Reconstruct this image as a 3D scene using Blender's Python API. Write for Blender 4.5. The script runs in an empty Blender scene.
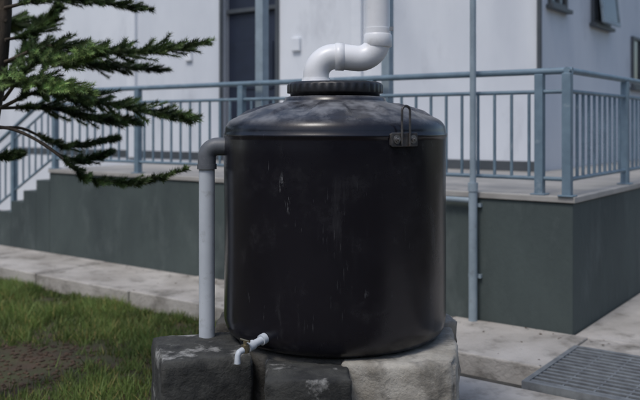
import bpy, bmesh, math, random
import numpy as np
from mathutils import Vector, Matrix, noise
random.seed(7); np.random.seed(7)
scene=bpy.context.scene
R=math.radians

# ---------------------------------------------------------------- materials
def mat(name, c1, c2=None, scale=3.0, rough=0.8, bump=0.0, bscale=None, metal=0.0, stretch=(1,1,1),
        c3=None, c3scale=6.0, c3pos=(0.55,0.65), lo=0.35, hi=0.65, rough2=None, coat=0.0, spec=0.5, detail=6):
    m=bpy.data.materials.new(name); m.use_nodes=True
    nt=m.node_tree; N=nt.nodes; L=nt.links
    b=N['Principled BSDF']
    b.inputs['Metallic'].default_value=metal
    b.inputs['Roughness'].default_value=rough
    b.inputs['Coat Weight'].default_value=coat
    b.inputs['Specular IOR Level'].default_value=spec
    tc=N.new('ShaderNodeTexCoord'); mp=N.new('ShaderNodeMapping'); mp.inputs['Scale'].default_value=stretch
    L.new(tc.outputs['Object'],mp.inputs['Vector'])
    def nz(s,d=detail,r=0.6):
        n=N.new('ShaderNodeTexNoise'); n.inputs['Scale'].default_value=s; n.inputs['Detail'].default_value=d
        n.inputs['Roughness'].default_value=r
        L.new(mp.outputs['Vector'],n.inputs['Vector']); return n
    if c2 is None: c2=tuple(x*0.8 for x in c1)
    n=nz(scale); r=N.new('ShaderNodeValToRGB')
    r.color_ramp.elements[0].position=lo; r.color_ramp.elements[0].color=(*c1,1)
    r.color_ramp.elements[1].position=hi; r.color_ramp.elements[1].color=(*c2,1)
    L.new(n.outputs['Fac'],r.inputs['Fac']); out=r.outputs['Color']
    if c3 is not None:
        n3=nz(c3scale,8,0.65); r3=N.new('ShaderNodeMapRange')
        r3.inputs['From Min'].default_value=c3pos[0]; r3.inputs['From Max'].default_value=c3pos[1]
        L.new(n3.outputs['Fac'],r3.inputs['Value'])
        mx=N.new('ShaderNodeMix'); mx.data_type='RGBA'
        L.new(r3.outputs['Result'],mx.inputs['Factor']); L.new(out,mx.inputs['A']); mx.inputs['B'].default_value=(*c3,1)
        out=mx.outputs['Result']
    L.new(out,b.inputs['Base Color'])
    if rough2 is not None:
        nr=nz(scale*1.7); mr=N.new('ShaderNodeMapRange')
        mr.inputs['From Min'].default_value=0.3; mr.inputs['From Max'].default_value=0.7
        mr.inputs['To Min'].default_value=rough; mr.inputs['To Max'].default_value=rough2
        L.new(nr.outputs['Fac'],mr.inputs['Value']); L.new(mr.outputs['Result'],b.inputs['Roughness'])
    if bump>0:
        nb=nz(bscale or scale*4,8,0.65); bp=N.new('ShaderNodeBump'); bp.inputs['Strength'].default_value=bump
        bp.inputs['Distance'].default_value=0.02
        L.new(nb.outputs['Fac'],bp.inputs['Height']); L.new(bp.outputs['Normal'],b.inputs['Normal'])
    return m

M={}
M['wall']=mat('house_paint',(0.76,0.785,0.82),(0.65,0.68,0.725),scale=0.9,rough=0.85,bump=0.15,bscale=20,stretch=(1,1,0.4),
              c3=(0.46,0.48,0.52),c3scale=1.6,c3pos=(0.56,0.85))
M['trim']=mat('white_trim',(0.80,0.82,0.85),(0.72,0.75,0.79),rough=0.7)
M['base']=mat('dark_wall_paint',(0.074,0.096,0.092),(0.045,0.060,0.060),scale=1.3,rough=0.75,bump=0.25,bscale=25,stretch=(1,1,0.5),
              c3=(0.13,0.155,0.15),c3scale=2.5,c3pos=(0.53,0.85))
M['floor']=mat('terrace_tile',(0.42,0.40,0.37),(0.30,0.29,0.27),scale=2.5,rough=0.6)
M['rail']=mat('rail_paint',(0.18,0.26,0.32),(0.13,0.19,0.24),scale=6,rough=0.5,bump=0.1,c3=(0.32,0.38,0.42),c3scale=9,c3pos=(0.6,0.75))
M['pole']=mat('pole_paint',(0.32,0.39,0.44),(0.24,0.30,0.34),scale=6,rough=0.5,bump=0.1,c3=(0.16,0.17,0.17),c3scale=9,c3pos=(0.6,0.8))
M['pave']=mat('pavement_concrete',(0.53,0.50,0.46),(0.35,0.325,0.29),scale=1.8,rough=0.9,bump=0.6,bscale=30,
              c3=(0.12,0.11,0.09),c3scale=3.2,c3pos=(0.5,0.74))
M['conc_d']=mat('dark_concrete',(0.10,0.095,0.085),(0.035,0.034,0.03),scale=5,rough=0.9,bump=0.8,bscale=25)  # dark concrete tone for plinth core, rear stone and gutter
M['lid']=mat('black_lid_plastic',(0.010,0.010,0.012),(0.02,0.02,0.022),scale=8,rough=0.4,bump=0.1,bscale=40)
M['pvc']=mat('white_pvc',(0.82,0.83,0.84),(0.74,0.75,0.76),scale=5,rough=0.35,c3=(0.50,0.49,0.46),c3scale=11,c3pos=(0.58,0.95))
M['gpvc']=mat('grey_pvc',(0.56,0.60,0.64),(0.48,0.52,0.56),scale=5,rough=0.45,c3=(0.25,0.26,0.25),c3scale=12,c3pos=(0.56,0.85))
M['dpvc']=mat('dark_grey_pvc',(0.13,0.14,0.155),(0.08,0.09,0.10),scale=9,rough=0.5,c3=(0.25,0.26,0.27),c3scale=14,c3pos=(0.58,0.8))
M['steel']=mat('galvanised_steel',(0.38,0.38,0.38),(0.22,0.21,0.20),scale=25,rough=0.4,metal=0.8,bump=0.1)
M['plate']=mat('painted_bracket',(0.05,0.05,0.054),(0.12,0.115,0.11),scale=30,rough=0.45,metal=0.4,c3=(.13,.07,.04),c3scale=40,c3pos=(.58,.75))
M['brass']=mat('tap_metal',(0.42,0.36,0.24),(0.28,0.24,0.16),scale=20,rough=0.35,metal=0.9)
M['door']=mat('navy_door',(0.018,0.026,0.05),(0.012,0.018,0.035),scale=3,rough=0.5)
M['glass']=mat('window_glass',(0.03,0.04,0.05),(0.05,0.06,0.07),scale=1,rough=0.08)
M['frame']=mat('grey_frame',(0.08,0.09,0.10),(0.06,0.07,0.08),rough=0.5)
M['plinth']=mat('weathered_concrete',(0.46,0.44,0.39),(0.27,0.25,0.21),scale=6,rough=0.95,bump=0.7,bscale=24,
              c3=(0.05,0.05,0.045),c3scale=5,c3pos=(0.52,0.72))
M['mossy']=mat('blackened_concrete',(0.020,0.021,0.021),(0.065,0.066,0.06),scale=9,rough=0.9,bump=0.8,bscale=26,
              c3=(0.44,0.44,0.42),c3scale=6,c3pos=(0.545,0.69))
M['bark']=mat('bark',(0.11,0.085,0.06),(0.05,0.04,0.03),scale=12,rough=0.95,bump=0.8,stretch=(1,1,0.3))
M['iron']=mat('cast_iron',(0.24,0.26,0.27),(0.15,0.16,0.17),scale=12,rough=0.6,metal=0.2,c3=(0.14,0.09,0.055),c3scale=10,c3pos=(0.62,0.8))
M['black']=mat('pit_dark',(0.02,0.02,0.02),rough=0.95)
M['soil']=mat('soil_clods',(0.11,0.07,0.045),(0.05,0.034,0.022),scale=8,rough=0.95)
M['blocker']=mat('blocker_leaves',(0.02,0.04,0.014),(0.045,0.075,0.025),scale=.8,rough=0.8)  # leaves of the added trees that darken the tank's reflections

def tankmat():
    m=mat('black_polyethylene',(0.0055,0.0052,0.0090),(0.009,0.0085,0.0130),scale=2.2,rough=0.18,rough2=0.30,bump=0.04,bscale=9)
    nt=m.node_tree; N=nt.nodes; L=nt.links; p=N['Principled BSDF']
    tc=N.new('ShaderNodeTexCoord')
    def noi(s,st=(1,1,1),d=8,r=.65,off=(0,0,0)):
        mp=N.new('ShaderNodeMapping'); mp.inputs['Scale'].default_value=st; mp.inputs['Location'].default_value=off
        L.new(tc.outputs['Object'],mp.inputs[0]); n=N.new('ShaderNodeTexNoise'); n.inputs['Scale'].default_value=s
        n.inputs['Detail'].default_value=d; n.inputs['Roughness'].default_value=r; L.new(mp.outputs[0],n.inputs['Vector']); return n.outputs['Fac']
    def rng(v,a,b,c=0,d=1):
        q=N.new('ShaderNodeMapRange'); q.inputs[1].default_value=a;q.inputs[2].default_value=b;q.inputs[3].default_value=c;q.inputs[4].default_value=d
        q.interpolation_type='SMOOTHSTEP'; L.new(v,q.inputs[0]); return q.outputs[0]
    def mth(op,a,b):
        q=N.new('ShaderNodeMath'); q.operation=op; q.use_clamp=False
        for i,v in enumerate((a,b)):
            if isinstance(v,(int,float)): q.inputs[i].default_value=v
            else: L.new(v,q.inputs[i])
        return q.outputs[0]
    sx=N.new('ShaderNodeSeparateXYZ'); geo=N.new('ShaderNodeNewGeometry'); L.new(geo.outputs['Normal'],sx.inputs[0])
    up=rng(sx.outputs['Z'],.35,.95)
    dust_sheen=mth('MULTIPLY',up,rng(noi(7,off=(1.3,0,0)),.38,.66,.12,.80))  # patchy pale dust on upward faces, painted in for the dome's sky highlight
    streak=mth('MULTIPLY',rng(noi(9,(1,1,.12)),.55,.75),rng(noi(2.3),.4,.65,0,.15))
    film=rng(noi(5.5,d=10,r=.75),.5,.8,0,.08)
    tot=mth('ADD',mth('ADD',dust_sheen,streak),film)
    # fine random scrapes
    fine=mth('MULTIPLY',rng(noi(140,(1,1,.06),3,.5),.66,.72),rng(noi(4.1,off=(4,2,1)),.52,.66,0,.35))
    tot=mth('ADD',tot,fine)
    sc=rng(noi(75,(1,1,.25),6,.7),.51,.62)
    for P,ra,amt in [((-.165,3.455,1.34),.050,.8),((-.14,3.45,1.26),.050,.7),((.20,3.42,.86),.04,.25),((-.32,3.57,.80),.05,.25)]:
        dd=N.new('ShaderNodeVectorMath'); dd.operation='DISTANCE'; 
        mp=N.new('ShaderNodeMapping'); L.new(tc.outputs['Object'],mp.inputs[0]); mp.inputs['Scale'].default_value=(2.2,1,.8)
        L.new(mp.outputs[0],dd.inputs[0]); dd.inputs[1].default_value=(P[0]*2.2,P[1],P[2]*.8)
        k=rng(dd.outputs['Value'],0,ra,amt,0)
        tot=mth('ADD',tot,mth('MULTIPLY',k,sc))
    totc=N.new('ShaderNodeClamp'); L.new(tot,totc.inputs[0])
    src=p.inputs['Base Color'].links[0].from_socket
    mx=N.new('ShaderNodeMix'); mx.data_type='RGBA'; L.new(totc.outputs[0],mx.inputs['Factor']); L.new(src,mx.inputs['A']); mx.inputs['B'].default_value=(.24,.245,.255,1)
    L.new(mx.outputs['Result'],p.inputs['Base Color'])
    rs=p.inputs['Roughness'].links[0].from_socket
    L.new(mth('ADD',rs,mth('MULTIPLY',totc.outputs[0],.3)),p.inputs['Roughness'])
    return m
M['tank']=tankmat()

def leafmat(name,a,b,trans=0.25):
    m=mat(name,a,b,scale=2.0,rough=0.55,spec=0.3)
    nt=m.node_tree; N=nt.nodes; L=nt.links; p=N['Principled BSDF']; o=N['Material Output']
    at=N.new('ShaderNodeAttribute'); at.attribute_name='tint'
    src=p.inputs['Base Color'].links[0].from_socket
    mx=N.new('ShaderNodeMix'); mx.data_type='RGBA'; mx.blend_type='MULTIPLY'; mx.inputs['Factor'].default_value=1
    L.new(src,mx.inputs['A']); L.new(at.outputs['Color'],mx.inputs['B']); L.new(mx.outputs['Result'],p.inputs['Base Color'])
    tr=N.new('ShaderNodeBsdfTranslucent'); L.new(mx.outputs['Result'],tr.inputs['Color'])
    ms=N.new('ShaderNodeMixShader'); ms.inputs[0].default_value=trans
    L.new(p.outputs[0],ms.inputs[1]); L.new(tr.outputs[0],ms.inputs[2]); L.new(ms.outputs[0],o.inputs['Surface'])
    return m
M['needle']=leafmat('conifer_needles',(0.044,0.074,0.030),(0.075,0.118,0.042),0.15)
M['grass']=leafmat('grass_blades',(0.125,0.185,0.050),(0.20,0.27,0.078),0.25)

# ---------------------------------------------------------------- frames / helpers
C=Vector((1.929,6.03,0))
FR=Matrix.Translation(C)@Matrix.Rotation(-math.atan2(0.591,0.807),4,'Z')
def empty(name,mw=None):
    e=bpy.data.objects.new(name,None); scene.collection.objects.link(e)
    if mw is not None: e.matrix_world=mw
    return e
class B:
    def __init__(s): s.bm=bmesh.new()
    def box(s,x0,x1,y0,y1,z0,z1,mtx=None):
        vs=[s.bm.verts.new(p) for p in [(x0,y0,z0),(x1,y0,z0),(x1,y1,z0),(x0,y1,z0),(x0,y0,z1),(x1,y0,z1),(x1,y1,z1),(x0,y1,z1)]]
        if mtx is not None:
            for v in vs: v.co=mtx@v.co
        for f in [(0,3,2,1),(4,5,6,7),(0,1,5,4),(1,2,6,5),(2,3,7,6),(3,0,4,7)]: s.bm.faces.new([vs[i] for i in f])
        return vs
    def tube(s,pts,rad,seg=20,caps=True):
        pts=[Vector(p) for p in pts]
        if not hasattr(rad,'__len__'):
            q=[pts[0]]
            for p in pts[1:]:
                if (p-q[-1]).length>1e-5: q.append(p)
            pts=q
        n=len(pts)
        rads=rad if hasattr(rad,'__len__') else [rad]*n
        rings=[]; prev=None
        for i,p in enumerate(pts):
            if i==0: t=pts[1]-p
            elif i==n-1: t=p-pts[i-1]
            else: t=(pts[i+1]-pts[i]).normalized()+(p-pts[i-1]).normalized()
            t.normalize()
            if prev is None:
                a=Vector((0,0,1)) if abs(t.z)<0.9 else Vector((1,0,0))
                u=t.cross(a).normalized()
            else: u=(prev-t*prev.dot(t)).normalized()
            prev=u; w=t.cross(u)
            rings.append([s.bm.verts.new(p+(u*math.cos(2*math.pi*k/seg)+w*math.sin(2*math.pi*k/seg))*rads[i]) for k in range(seg)])
        for a,b in zip(rings,rings[1:]):
            for k in range(seg):
                f=s.bm.faces.new([a[k],a[(k+1)%seg],b[(k+1)%seg],b[k]]); f.smooth=True
        if caps:
            for r,rev in((rings[0],True),(rings[-1],False)):
                c=[s.bm.verts.new(v.co) for v in r]
                s.bm.faces.new(c[::-1] if rev else c)
    def lathe(s,prof,cx=0,cy=0,seg=96,fn=None):
        rings=[]
        for r,z in prof:
            if r<1e-5: rings.append([s.bm.verts.new((cx,cy,z))])
            else:
                ring=[]
                for k in range(seg):
                    a=2*math.pi*k/seg
                    rr,zz=(r,z) if fn is None else fn(r,z,a)
                    ring.append(s.bm.verts.new((cx+rr*math.cos(a),cy+rr*math.sin(a),zz)))
                rings.append(ring)
        for a,b in zip(rings,rings[1:]):
            for k in range(seg):
                k2=(k+1)%seg
                if len(a)==1 and len(b)==1: continue
                if len(a)==1: f=s.bm.faces.new([a[0],b[k2],b[k]])
                elif len(b)==1: f=s.bm.faces.new([a[k],a[k2],b[0]])
                else: f=s.bm.faces.new([a[k],a[k2],b[k2],b[k]])
                f.smooth=True
    def done(s,name,m,parent=None,bevel=0,mw=None):
        bmesh.ops.recalc_face_normals(s.bm,faces=s.bm.faces)
        me=bpy.data.meshes.new(name); s.bm.to_mesh(me); s.bm.free()
        o=bpy.data.objects.new(name,me); scene.collection.objects.link(o)
        me.materials.append(m)
        if parent: o.parent=parent
        elif mw is not None: o.matrix_world=mw
        if bevel:
            md=o.modifiers.new('b','BEVEL'); md.width=bevel; md.segments=2; md.limit_method='ANGLE'; md.angle_limit=R(50)
        return o
def arc(c,r,a0,a1,n,ux,uz):
    ux=Vector(ux);uz=Vector(uz);c=Vector(c)
    return [c+ux*(r*math.cos(a0+(a1-a0)*i/n))+uz*(r*math.sin(a0+(a1-a0)*i/n)) for i in range(n+1)]

# ---------------------------------------------------------------- ground
def groundmat():
    return mat('lawn_soil',(0.07,0.078,0.030),(0.06,0.048,0.028),scale=5,rough=0.95,bump=1.0,bscale=30,c3=(0.095,0.062,0.040),c3scale=3,c3pos=(0.46,0.60))
b=B()
bmesh.ops.create_grid(b.bm,x_segments=80,y_segments=80,size=150)
for v in b.bm.verts: v.co.z=-0.16
b.done('ground',groundmat())

# pavement (local frame)
pv=empty('pavement',FR)
b=B()
x=-13.0
while x<0.1:
    x1=min(x+1.5,0.12)
    b.box(x+0.006,x1-0.006,-0.93+random.uniform(-.01,.01),-0.002,-0.17,random.uniform(-.004,.004))
    x=x1
b.box(0.126,7,-0.31,-0.002,-0.17,0.0)
b.box(0.006,2.6,0.004,16,-0.17,-0.002)
b.done('slabs',M['pave'],pv,0.012)
b=B()
b.box(-0.75,7,-3.4,-1.31,-0.2,-0.03)
b.done('apron',M['pave'],pv,0.012)
b=B(); b.box(-1.9,7,-1.31,-0.94,-0.3,-0.141)
b.done('gutter',M['conc_d'],pv)

# drain grate
g=empty('drain_grate',FR)
b=B()
gx0,gx1,gy0,gy1=0.15,2.5,-1.27,-0.35
b.box(gx0-0.035,gx1,gy1,gy1+0.035,-0.05,0.012); b.box(gx0-0.035,gx1,gy0-0.035,gy0,-0.05,0.012)
b.box(gx0-0.035,gx0,gy0,gy1,-0.05,0.012)
for i in range(3): 
    xx=gx0+0.75*(i+1); b.box(xx-0.015,xx+0.015,gy0,gy1,-0.045,0.010)
n=13
for i in range(n):
    y=gy0+(gy1-gy0)*(i+0.5)/n
    b.box(gx0,gx1,y-0.016,y+0.016,-0.03,0.007)
xx=gx0+0.19
while xx<gx1:
    b.box(xx-0.006,xx+0.006,gy0,gy1,-0.03,0.003); xx+=0.19
b.done('bars',M['iron'],g)
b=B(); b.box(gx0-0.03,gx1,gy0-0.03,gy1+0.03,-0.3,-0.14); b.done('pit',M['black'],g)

# ---------------------------------------------------------------- terrace
t=empty('terrace',FR)
b=B(); b.box(-6.6,-0.001,0.0,2.97,-0.1,1.0); b.box(-1.41,-0.001,2.97,15,-0.1,1.0); b.done('base_wall',M['base'],t,0.008)
b=B(); b.box(-6.6,0.02,-0.02,2.965,1.003,1.05); b.box(-1.405,0.02,2.967,15,1.003,1.05); b.done('floor_slab',M['floor'],t,0.006)
st=empty('staircase',FR)
b=B()
for i in range(6):
    b.box(-6.602-0.28*(i+1),-6.602-0.28*i,0.0,1.6,-0.1,1.05-0.15*(i+1))
b.done('steps',M['base'],st,0.006)

# railings
def railing(name,run,posts,a0,a1,ext=None):
    e=empty(name,FR); 
    P=lambda s,z: (s,0.05,z) if run=='x' else (-0.05,s,z)
    b=B()
    b.tube([P(a0,2.02),P(a1,2.02)],0.026,12); b.tube([P(a0,1.86),P(a1,1.86)],0.017,10); b.tube([P(a0,1.18),P(a1,1.18)],0.017,10)
    b.done('rails',M['rail'],e)
    b=B()
    for p in posts:
        x,y,_=P(p,0); b.box(x-0.034,x+0.034,y-0.034,y+0.034,1.05,2.0)
        b.box(x-0.06,x+0.06,y-0.06,y+0.06,1.0505,1.062)
    b.done('posts',M['rail'],e,0.005)
    b=B(); s=min(a0,a1)+0.1
    while s<max(a0,a1):
        if min(abs(s-p) for p in posts)>0.06: b.tube([P(s,1.18),P(s,1.86)],0.0135,8)
        s+=0.146 
    b.done('balusters',M['rail'],e)
railing('railing','x',[-0.28,-1.85,-3.42,-5.0,-6.55],-6.6,-0.02)
railing('railing','y',[0.02,1.6,3.2,4.8,6.4,8.0,9.6],-0.0,10)
e=empty('stair_railing',FR)
b=B()
dz=-0.15/0.28
f=lambda x,h:(x,0.05,1.05+h+(x+6.6)*(-dz))
b.tube([f(-6.6,0.97),f(-8.3,0.97)],0.026,12); b.tube([f(-6.6,0.81),f(-8.3,0.81)],0.016,10); b.tube([f(-6.6,0.13),f(-8.3,0.13)],0.016,10)
for i in range(12):
    x=-6.7-0.135*i; b.tube([f(x,0.13),f(x,0.81)],0.0125,8)
for x in(-7.45,-8.27): 
    p=f(x,0); b.box(x-.03,x+.03,.02,.08,p[2]-0.25,p[2]+0.96)
b.done('rails',M['rail'],e)

# ---------------------------------------------------------------- house
h=empty('house',FR)
b=B()
X0,X1,Y0,Y1,H=-16,-1.41,2.97,16,5.8
dx0,dx1,dz1=-6.42,-5.36,3.8
b.box(X0,dx0,Y0,Y0+0.25,-0.1,H); b.box(dx1,X1,Y0,Y0+0.25,-0.1,H); b.box(dx0,dx1,Y0,Y0+0.25,dz1,H)
b.box(X1-0.25,X1,Y0+0.25,Y1,-0.1,H); b.box(X0,X0+.25,Y0+.25,Y1,-0.1,H); b.box(X0+.25,X1-.25,Y1-.25,Y1,-0.1,H)
b.done('walls',M['wall'],h)
b=B(); b.box(X0-.4,X1+.4,Y0-.4,Y1+.4,H,H+.18); b.done('roof',M['trim'],h,0.02)
b=B(); b.box(dx0+.002,dx1-.002,Y0+.12,Y0+.17,1.05,dz1)
for zz in (1.25,2.15,):
    b.box(dx0+.15,dx1-.15,Y0+.10,Y0+.121,zz,zz+.7)
b.done('door',M['door'],h,0.004)
b=B(); b.box(dx0-.06,dx0,Y0-.03,Y0+.1,1.05,dz1+.06); b.box(dx1,dx1+.06,Y0-.03,Y0+.1,1.05,dz1+.06); b.box(dx0,dx1,Y0-.03,Y0+.1,dz1,dz1+.06)
b.box(dx0,dx1,Y0+.06,Y0+.12,3.32,3.38)
b.done('door_frame',M['frame'],h,0.004)
b=B(); b.box(-4.0,-3.84,Y0-.06,Y0-.001,1.05,H-.01); b.box(-8.6,-8.4,Y0-.06,Y0-.001,1.05,H-.01); b.done('pilasters',M['trim'],h,0.005)
b=B(); b.box(X1-2.4,X1-0.0,Y0-.012,Y0-.001,1.051,1.17); b.box(-12,dx0-.07,Y0-.012,Y0-.001,1.051,1.17); b.done('skirting',M['frame'],h)
b=B(); b.box(-5.05,-4.90,Y0-.05,Y0-.001,2.66,2.85); b.box(-7.22,-7.08,Y0-.05,Y0-.001,2.62,2.8); b.done('switch_boxes',M['trim'],h,0.01)
b=B(); b.tube([(X1+.035,Y0-.035,1.06),(X1+.035,Y0-.035,H)],0.03,12); b.done('corner_pipe',M['frame'],h)
def window(y0,y1,z0,z1,open_=False):
    b=B(); x=X1
    for a in((y0,y0+.05,z0,z1),(y1-.05,y1,z0,z1),(y0+.05,y1-.05,z0,z0+.05),(y0+.05,y1-.05,z1-.05,z1),((y0+y1)/2-.02,(y0+y1)/2+.02,z0+.05,z1-.05)):
        b.box(x+.001,x+.045,*a)
    b.box(x+.001,x+.09,y0-.06,y1+.06,z0-.05,z0-.002)
    b.done('window_frame',M['frame'],h,0.004)
    b=B(); b.box(x+.001,x+.014,y0+.04,y1-.04,z0+.04,z1-.04); b.done('window_glass',M['glass'],h)
    if open_:
        mt=Matrix.Translation((x+.05,0,z1))@Matrix.Rotation(R(-6),4,'Y')
        b=B()
        hh=z1-z0
        b.box(0,.03,y0,y0+.05,-hh,0,mt); b.box(0,.03,y1-.05,y1,-hh,0,mt); b.box(0,.03,y0+.05,y1-.05,-hh,-hh+.05,mt); b.box(0,.03,y0+.05,y1-.05,-.05,0,mt)
        b.done('window_sash',M['pole'],h)
        b=B(); b.box(.01,.018,y0+.05,y1-.05,-hh+.05,-.05,mt); b.done('sash_glass',M['glass'],h)
window(4.95,5.75,3.0,4.0,True); window(3.3,3.9,3.05,4.0); window(6.95,7.9,2.2,3.0)

# verandah posts carrying a light beam
v=empty('verandah_frame',FR)
b=B()
for x,w in((-3.26,.05),(-1.76,.042)):
    b.box(x-w,x+w,0.18-w,0.18+w,1.05,4.2)
b.done('posts',M['pole'],v,0.006)
b=B(); b.box(-6.5,-0.1,0.13,0.23,4.2,4.32)
for x in(-6.3,-3.26,-1.76): b.box(x-.04,x+.04,0.23,2.968,4.22,4.3)
b.done('beam',M['pole'],v,0.006)

# downpipe on terrace wall
d=empty('downpipe',FR)
b=B(); xx=-0.80
b.tube([(xx,-0.06,-0.0),(xx,-0.06,1.08)],0.036,14); b.tube([(xx,-0.06,1.08),(xx,-0.06,5.6)],0.026,14)
b.tube([(xx,-0.06,1.06),(xx,-0.06,1.13)],0.042,14)
b.tube([(xx-.36,-0.06,0.985),(xx-.0,-0.06,0.985)],0.022,12)
for z in(.35,.93): b.box(xx-.055,xx+.055,-0.032,-0.001,z,z+.03)
b.done('pipe',M['pole'],d)

# ---------------------------------------------------------------- tank
TX,TY,TB=0.075,3.95,0.58
tk=empty('water_tank')
prof=[(0,TB),(.47,TB),(.500,TB+.004),(.523,TB+.018),(.538,TB+.04),(.546,TB+.07),(.549,TB+.1)]
for i in range(1,24): prof.append((.549,TB+.1+(1.50-TB-.1)*i/24))
prof+=[(.549,1.50),(.549,1.530),(.5492,1.540),(.5525,1.545),(.5535,1.551),(.5525,1.557),(.5485,1.562),(.547,1.575),(.543,1.592),(.535,1.607),(.523,1.620),(.508,1.630),
       (.49,1.638),(.48,1.642),(.44,1.657),(.40,1.670),(.36,1.682),(.32,1.693),(.29,1.701),(.275,1.706),(.262,1.712),(.252,1.722),(.250,1.735),(.235,1.74),(0.2,1.74)]
def tf(r,z,a):
    if z<1.53:
        nn=noise.noise(Vector((math.cos(a)*1.4,math.sin(a)*1.4,z*1.6)))
        if z>TB+.05: r+=0.006*nn
    elif .28<r<.485:
        k=(math.cos(a*8+0.6)); 
        s=max(0,min(1,(k+0.15)/0.3))
        z+=0.014*s*min(1,(.485-r)/.03)*min(1,(r-.28)/.02)
    return r,z
b=B(); b.lathe(prof,TX,TY,192,tf); b.done('body',M['tank'],tk)
b=B()
def kn(r,z,a):
    if .234<r and z<1.80: r+=0.003*(1 if math.cos(a*36)>0.2 else 0)
    return r,z
b.lathe([(.2,1.741),(.222,1.741),(.224,1.756),(.236,1.758),(.2365,1.762),(.2365,1.796),(.236,1.80),(.232,1.806),(.222,1.811),(.2,1.812),(.19,1.806),(.1,1.808),(0,1.809)],TX,TY,216,kn)
b.done('lid',M['lid'],tk)
bm_=Matrix(((.848,-.53,0,TX+.549*.53),(.53,.848,0,TY-.549*.848),(0,0,1,1.537),(0,0,0,1)))
b=B(); b.box(-.072,.072,-.014,-.006,-.032,.03,bm_); b.box(-.072,-.03,-.006,.02,-.028,.026,bm_); b.box(.03,.072,-.006,.02,-.028,.026,bm_)
b.done('bracket_plate',M['plate'],tk,0.004)
b=B()
for s in(-.045,.045):
    b.tube([bm_@Vector((s,-.014,0)),bm_@Vector((s,-.024,0))],.013,6); b.tube([bm_@Vector((s,-.014,0)),bm_@Vector((s,-.018,0))],.019,16); b.tube([bm_@Vector((s,-.02,0)),bm_@Vector((s,-.034,0))],.006,8)
b.done('bolts',M['steel'],tk)
b=B()
pts=[Vector((-.022,-.021,-.03)),Vector((-.022,-.021,.12))]+arc((0,-.021,.125),.022,math.pi,0,10,(1,0,0),(0,0,1))+[Vector((.022,-.021,.1)),Vector((.022,-.021,-.03))]
b.tube([bm_@p for p in pts],.0055,10); b.done('hook',M['plate'],tk)

# ---------------------------------------------------------------- white inlet pipe
wp=empty('inlet_pipe')
b=B()
py=3.93
b.tube([(-.02,py,1.80),(-.02,py,1.845)]+arc((.075,py,1.845),.095,math.pi,math.pi/2,12,(1,0,0),(0,0,1))+[(.10,py,1.94),(.17,py,1.932)]
       +arc((.19,py,2.027),.097,-math.pi/2,0,12,(1,0,0),(0,0,1))+[(.287,py,2.08)],.064,32)
b.tube([(.287,py,2.05),(.286,py,2.6),(.285,py,3.4),(.285,py,4.3)]+arc((.285,py+.12,4.35),.12,math.pi,math.pi/2,8,(0,1,0),(0,0,1))+[(.285,10.85,4.55)],.061,32)
b.done('pipe',M['pvc'],wp)
b=B()
b.tube([(-.02,py,1.806),(-.02,py,1.832)],[.074,.069],32)
b.tube([(.287,py,1.985),(.287,py,1.99),(.287,py,2.045),(.287,py,2.052)],[.064,.070,.070,.066],32)
b.tube([(.075,py,1.94),(.077,py,1.94),(.118,py,1.938),(.12,py,1.938)],[.064,.069,.069,.064],32)
b.tube([(-.02,py,1.812),(-.02,py,1.814)],.085,32)
b.done('sockets',M['pvc'],wp)
b=B(); b.tube([(.287,py,2.066),(.287,py,2.073)],.0630,32); 
b.box(.34,.358,py-.07,py-.055,2.06,2.08); b.done('clamp',M['steel'],wp)

# overflow pipe
op=empty('overflow_pipe')
b=B(); ox,oy=-.552,3.86
b.tube([(-.42,oy,1.495),(-.50,oy,1.495)]+arc((-.50,oy,1.443),.052,math.pi/2,math.pi,10,(1,0,0),(0,0,1))+[(ox,oy,1.395)],.044,28)
b.tube([(ox,oy,1.41),(ox,oy,1.385)],.048,28)
b.done('elbow',M['dpvc'],op)
b=B(); b.tube([(ox,oy,1.42),(ox,oy,1.1),(ox,oy,.8),(ox,oy,.545)],.039,28); b.done('pipe',M['gpvc'],op)

# tap
tp=empty('garden_tap')
s0=Vector((-.244,3.508,.655)); dr=Vector((-.62,-.74,-.17)).normalized()
b=B(); b.tube([s0-dr*.03,s0+dr*.10],.0165,16); b.tube([s0+dr*.0,s0+dr*.025],.024,16); b.tube([s0+dr*.075,s0+dr*.11],.0215,16)
b.done('stub_pipe',M['gpvc'],tp)
e1=s0+dr*.15
b=B(); b.tube([s0+dr*.108,e1],.013,14)
b.tube([s0+dr*.125+Vector((0,0,0)),s0+dr*.125+Vector((0,0,.035))],.008,10)
b.tube([s0+dr*.125+Vector((0,0,-.016)),s0+dr*.125+Vector((0,0,.018))],.017,14)
b.done('valve',M['brass'],tp)
b=B(); b.tube([e1-dr*.01,e1+dr*.012,e1+dr*.02+Vector((0,0,-.01)),e1+dr*.022+Vector((0,0,-.045))],[.014,.013,.012,.0135],14)
b.done('spout',M['gpvc'],tp)
b=B(); q=s0+dr*.125+Vector((0,0,.037)); side=Vector((.7,-.7,0))
b.tube([q-side*.03,q+side*.03],.005,8); b.done('handle',M['brass'],tp)

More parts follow.
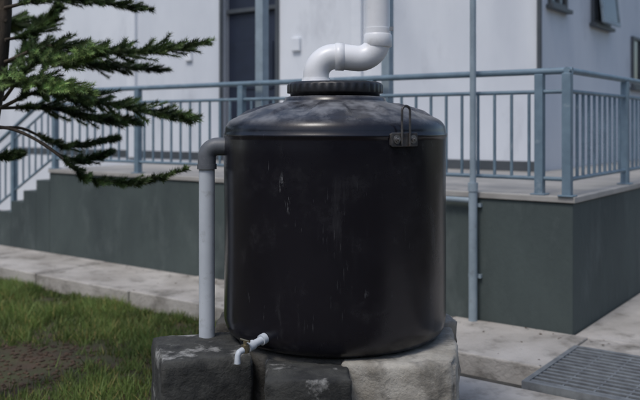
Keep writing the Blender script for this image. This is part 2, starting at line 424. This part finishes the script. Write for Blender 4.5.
# ---------------------------------------------------------------- plinth
def rough_block(name,m,cx,cy,sx,sy,z0,z1,rot,amp,seed,parent=None,cut=30,cornercut=0):
    bm=bmesh.new(); bmesh.ops.create_cube(bm,size=1)
    bmesh.ops.subdivide_edges(bm,edges=bm.edges[:],cuts=cut,use_grid_fill=True)
    mt=Matrix.Rotation(rot,4,'Z')
    for v in bm.verts:
        c=v.co.copy()
        c2=Vector((c.x*sx,c.y*sy,c.z*(z1-z0)))
        if cornercut and c.x>0 and c.y<0:   # cast curve on the outer corner
            k=min(1,4*abs(c.x*c.y)); f_=1-cornercut*k**2
            c2.x*=f_; c2.y*=f_
        n=Vector((max(0,abs(c.x)-.46)*(1 if c.x>0 else -1),max(0,abs(c.y)-.46)*(1 if c.y>0 else -1),max(0,abs(c.z)-.475)*(1 if c.z>0 else -1)))
        q=c2+Vector((seed,seed*2,0))
        if n.length>.045: c2-=Vector((n.x*sx,n.y*sy,n.z*(z1-z0)))*(.25+.9*max(0,noise.noise(q*9)))
        dd=noise.noise(q*4)*amp*.7+noise.noise(q*14)*amp*.45+noise.noise(q*38)*amp*.3
        dv=Vector((c.x,c.y,c.z)).normalized()
        if c.z>.49: dv=Vector((0,0,.5))
        c2+=dv*dd
        c2.z+=(z0+z1)/2
        v.co=mt@c2+Vector((cx,cy,0))
    for f in bm.faces: f.smooth=True
    me=bpy.data.meshes.new(name); bm.to_mesh(me); bm.free(); me.materials.append(m)
    o=bpy.data.objects.new(name,me); scene.collection.objects.link(o)
    if parent:o.parent=parent
    return o
pl=empty('tank_plinth')
b=B()
def pf(r,z,a):
    q=Vector((math.cos(a)*r,math.sin(a)*r,z))
    if r>.4: r+=noise.noise(q*4)*.02+noise.noise(q*12)*.014+noise.noise(q*30)*.006
    return r,z
zz=[-.3+.03*i for i in range(29)]
b.lathe([(.50,z) for z in zz]+[(.49,.555),(.48,.567),(.45,.576),(0,.577)],TX,TY,128,pf)
b.done('core',M['conc_d'],pl)
rough_block('front_block',M['mossy'],-.055,3.41,.36,.36,-.2,.556,R(3),.020,3.1,pl)
rough_block('left_block',M['mossy'],-.555,3.68,.40,.46,-.2,.572,R(17),.018,9.7,pl)
rough_block('right_block',M['plinth'],.385,3.76,.53,.74,-.2,.574,R(-5),.016,6.4,pl,cornercut=.16)
rough_block('rear_block',M['plinth'],.565,4.18,.22,.34,-.2,.60,R(10),.03,5.2,pl)
rough_block('rear_stone',M['conc_d'],-.1,4.30,.9,.36,-.2,.565,R(2),.03,8.2,pl)

# ---------------------------------------------------------------- foliage builder
def blades_obj(name,P0,P1,W,tint,m):
    n=len(P0); V=np.empty((n,3,3)); V[:,0]=P0-W; V[:,1]=P0+W; V[:,2]=P1
    me=bpy.data.meshes.new(name); me.vertices.add(n*3); me.vertices.foreach_set('co',V.reshape(-1))
    me.loops.add(n*3); me.loops.foreach_set('vertex_index',np.arange(n*3,dtype=np.int32))
    me.polygons.add(n); me.polygons.foreach_set('loop_start',np.arange(0,n*3,3,dtype=np.int32)); me.polygons.foreach_set('loop_total',np.full(n,3,dtype=np.int32))
    me.update(); 
    ca=me.color_attributes.new('tint','FLOAT_COLOR','POINT')
    col=np.ones((n,3,4)); col[:,:,:3]=tint[:,None,:]
    ca.data.foreach_set('color',col.reshape(-1)); me.materials.append(m)
    o=bpy.data.objects.new(name,me); scene.collection.objects.link(o); return o

# grass
n=200000
ly=-0.95-np.random.rand(n)**1.2*4.7; lxx=-9.5+np.random.rand(n)*9.0
Xw=C.x+lxx*0.8068+ly*0.5909; Yw=C.y-lxx*0.5909+ly*0.8068
keep=(Yw>3.9)&(Xw/Yw<-0.02)&(Xw/Yw>-0.62)&(((Xw-TX)**2+(Yw-TY)**2)>.5)&((lxx<-1.95)|(ly<-1.35))
Xw,Yw=Xw[keep],Yw[keep]
den=np.array([noise.noise(Vector((x*1.7,y*1.7,3)))+.7*noise.noise(Vector((x*7,y*7,9))) for x,y in zip(Xw,Yw)])
soil=np.exp(-(((Xw+2.32)/.55)**2+((Yw-5.75)/.5)**2))
k=(den*1.3-soil*2.4+np.random.rand(len(den))*.9)>0.05
Xw,Yw,den=Xw[k],Yw[k],den[k]
n=len(Xw)
P0=np.stack([Xw,Yw,np.full(n,-.165)],1)
hgt=(.04+.055*np.random.rand(n))*(1+.9*np.clip(den,-.5,.8))
an=np.random.rand(n)*2*np.pi; lean=np.random.rand(n)*1.1
P1=P0+np.stack([np.cos(an)*lean*hgt,np.sin(an)*lean*hgt,hgt],1)
a2=np.random.rand(n)*2*np.pi; w=.003+.003*np.random.rand(n)
W=np.stack([np.cos(a2)*w,np.sin(a2)*w,np.zeros(n)],1)
tt=.5+.9*np.random.rand(n)**1.5+.6*den; tt=np.clip(tt,.25,2); dry=(np.random.rand(n)<.12)
T=np.stack([tt*np.where(dry,2.0,1),tt*np.where(dry,1.2,1),tt*np.where(dry,1.5,1)],1)
blades_obj('lawn_grass',P0,P1,W,T,M['grass'])
# soil clods on bare patch
b=B()
for i in range(520):
    a=random.random()*6.283; rr=random.random()**.5
    x=-2.32+math.cos(a)*rr*.75; y=5.75+math.sin(a)*rr*.65; s=random.uniform(.006,.022)
    q=bmesh.ops.create_icosphere(b.bm,subdivisions=1,radius=s)
    for v in q['verts']:
        v.co=Vector((v.co.x*random.uniform(.8,1.3),v.co.y*random.uniform(.8,1.3),v.co.z*.7))+Vector((x,y,-.158))
b.done('soil_patch',M['soil'])

# dead leaves and grit scattered on the concrete
b=B()
for i in range(260):
    lx_=random.uniform(-7.5,2.4); ly_=random.choice([random.uniform(-.92,-.01),random.uniform(-.2,-.01)])
    if lx_>.1 and ly_<-.3: continue
    p=Vector((lx_,ly_,.006)); s=random.uniform(.006,.02); a=random.random()*6.28
    vs=[b.bm.verts.new(p+Vector((math.cos(a+k*1.57)*s*(1 if k%2 else .45),math.sin(a+k*1.57)*s*(1 if k%2 else .45),random.uniform(0,.006)))) for k in range(4)]
    b.bm.faces.new(vs)
b.done('leaf_litter',M['soil'],mw=FR)

# added unseen trees behind the camera, blocking low sky from the tank's reflections
n=26000
ang=np.random.rand(n)*np.pi*1.25+np.pi*.875
rad=20+np.random.randn(n)*1.6
top=7.5+np.array([2.2*noise.noise(Vector((a*4,0,0)))+1.2*noise.noise(Vector((a*13,3,0))) for a in ang])
zz=np.random.rand(n)**.8*top-.1
P0=np.stack([np.cos(ang)*rad,np.sin(ang)*rad,zz],1)
dd=np.random.randn(n,3)*.35; P1=P0+dd
W=np.random.randn(n,3)*.16
blades_obj('sky_blocker_trees',P0,P1,W,np.stack([.5+.9*np.random.rand(n)]*3,1),M['blocker'])

# ---------------------------------------------------------------- conifer
tree=empty('conifer_tree')
D=4.9
def W3(px,py,y=D): return Vector(((px-320)/791*y,y,1.6-(py-125)/791*y))
b=B()
tr=[Vector((-2.18,5.0,-.2)),Vector((-2.17,5.0,.8)),Vector((-2.12,5.0,1.5)),Vector((-2.03,4.97,1.9)),Vector((-1.985,4.95,2.3)),Vector((-1.97,4.95,3.0)),Vector((-1.96,4.95,4.2))]
b.tube(tr,[.085,.075,.066,.06,.055,.045,.015],14)
def spline(pts,n):
    pts=[Vector(p) for p in pts]; P=[pts[0]*2-pts[1]]+pts+[pts[-1]*2-pts[-2]]; out=[]
    m=len(pts)-1
    for i in range(n+1):
        u=i/n*m; k=min(int(u),m-1); f=u-k
        p0,p1,p2,p3=P[k],P[k+1],P[k+2],P[k+3]
        out.append(.5*((2*p1)+(p2-p0)*f+(2*p0-5*p1+4*p2-p3)*f*f+(3*p1-p0-3*p2+p3)*f*f*f))
    return out
NP0=[];NP1=[];NW=[];NT=[]
def needles(p,q,dens,L,tint):
    ax=(q-p); ln=ax.length
    if ln<1e-4: return
    ax.normalize(); u=ax.orthogonal().normalized(); w=ax.cross(u)
    for i in range(max(1,int(ln*dens))):
        s=random.random(); a=random.random()*6.283
        o=(u*math.cos(a)+w*math.sin(a)); base=p+(q-p)*s
        tip=base+(o*.85+ax*random.uniform(.4,1.1)+Vector((0,0,random.uniform(0,.25)))).normalized()*L*random.uniform(.6,1.2)
        wd=ax.cross(o).normalized()*random.uniform(.0012,.0024)
        NP0.append(base);NP1.append(tip);NW.append(wd);c=tint*random.uniform(.6,1.4);NT.append((c*random.uniform(.9,1.25),c,c*.9))
def branch(pts,start=.1,side=.22,thick=.012,bright=1.0,dens=1600):
    n=46; cv=spline(pts,n)
    b.tube(cv,[thick*(1-.8*i/n) for i in range(n+1)],6)
    for i in range(n):
        f=i/n
        if f<start: continue
        needles(cv[i],cv[i+1],dens,.036,bright)
        ax=(cv[i+1]-cv[i]).normalized()
        sidev=ax.cross(Vector((0,0,1)))
        if sidev.length<.1: sidev=Vector((0,1,0))
        sidev.normalize()
        env=math.sin(min(1,(f-start)/.25)*1.57)*(1-f)**.6+.12
        for sgn in(-1,1,random.choice((-1,1))):
            if random.random()<.22: continue
            L=side*env*random.uniform(.6,1.2)
            dv=(ax*random.uniform(.7,1.1)+sidev*sgn*random.uniform(.4,1)+Vector((0,0,random.uniform(-.45,.38)))).normalized()
            p=cv[i]; tb=bright*random.choice([.45,.7,1,1.3,1.9]); k=4
            for j in range(k):
                q=p+dv*L/k; needles(p,q,dens*.9,.034,tb*(1+.14*j)); dv=(dv+Vector((0,0,random.uniform(-.02,.14)))).normalized(); p=q
def BR(pp,**k):
    branch([W3(x,y,D+dy) for x,y,dy in pp],**k)
BR([(5,8,0),(50,-2,-.1),(100,2,-.15),(152,10,-.2)],side=.18,bright=.8)
BR([(5,40,0),(30,34,.1),(45,22,.2),(60,5,.2)],side=.18,bright=1.3)
BR([(5,62,0),(50,46,-.1),(110,52,-.2),(160,50,-.3),(208,42,-.35)],side=.26)
BR([(5,62,0),(60,58,.3),(110,66,.4),(168,70,.5)],side=.2,bright=.75)
BR([(3,100,0),(35,62,-.2),(70,62,-.4),(100,50,-.5)],side=.22,bright=1.5)
BR([(3,80,0),(25,52,.1),(40,50,.2),(62,62,.3)],side=.2,bright=1.8)
BR([(0,108,0),(40,92,-.1),(90,100,-.2),(150,112,-.3),(196,118,-.3)],side=.28,bright=1.0)
BR([(0,108,0),(50,108,.3),(100,118,.4),(140,123,.4)],side=.24,bright=.7)
BR([(0,92,0),(20,80,-.3),(50,84,-.5),(90,92,-.6)],side=.24,bright=1.7)
BR([(-8,128,0),(20,128,.1),(40,136,.2),(66,146,.2),(100,141,.2),(118,138,.2)],start=.35,side=.14,bright=.7)
BR([(-8,126,0),(15,130,-.1),(40,142,-.15),(62,158,-.2),(85,176,-.2),(115,182,-.25),(150,180,-.25),(188,169,-.3)],start=.42,side=.17,bright=.85,dens=1900)
BR([(40,142,-.15),(70,160,-.1),(95,158,0),(112,152,0)],start=.2,side=.1,bright=.8)
BR([(-8,160,0),(5,157,0),(22,154,0)],start=.2,side=.1,bright=.8)
BR([(-5,50,0),(-50,40,-.3),(-120,50,-.6)],side=.24); BR([(-5,100,0),(-60,95,.3),(-130,110,.5)],side=.24)
BR([(5,20,0),(10,22,.5),(5,30,1.0)],side=.24); BR([(5,-40,0),(60,-60,-.2),(150,-50,-.3)],side=.24); BR([(5,-60,0),(-60,-70,.2),(-130,-60,.3)],side=.24)
BR([(5,-100,0),(50,-120,.4),(100,-115,.6)],side=.2); BR([(5,-140,0),(40,-160,-.3),(80,-160,-.5)],side=.2)
b.done('trunk_and_limbs',M['bark'],tree)
o=blades_obj('foliage',np.array([tuple(v) for v in NP0]),np.array([tuple(v) for v in NP1]),np.array([tuple(v) for v in NW]),np.array(NT),M['needle'])
o.parent=tree
print('needles',len(NP0))

# ---------------------------------------------------------------- light
el,az=R(58),R(215)
w=bpy.data.worlds.new('World'); scene.world=w; w.use_nodes=True
nt=w.node_tree; sk=nt.nodes.new('ShaderNodeTexSky'); sk.sky_type='NISHITA'; sk.sun_disc=False; sk.sun_elevation=el; sk.sun_rotation=az
sk.dust_density=2.0
bg=nt.nodes['Background']; bg.inputs['Strength'].default_value=.15; nt.links.new(sk.outputs[0],bg.inputs[0])
sd=bpy.data.lights.new('sun','SUN'); sd.energy=1.5; sd.angle=R(16); sd.color=(1,.97,.93)
so=bpy.data.objects.new('sun',sd); scene.collection.objects.link(so)
dirv=Vector((math.sin(az)*math.cos(el),math.cos(az)*math.cos(el),math.sin(el)))
so.rotation_euler=dirv.to_track_quat('Z','Y').to_euler()

cd=bpy.data.cameras.new('camera'); co=bpy.data.objects.new('camera',cd); scene.collection.objects.link(co)
co.location=(0,0,1.6); co.rotation_euler=(R(90),0,0)
cd.sensor_width=36; cd.lens=791/640*36; cd.shift_y=-75/640; cd.clip_end=600; cd.clip_start=.05
cd.dof.use_dof=True; cd.dof.focus_distance=3.6; cd.dof.aperture_fstop=2.2
scene.camera=co
scene.view_settings.view_transform='Standard'; scene.view_settings.look='None'; scene.view_settings.exposure=0
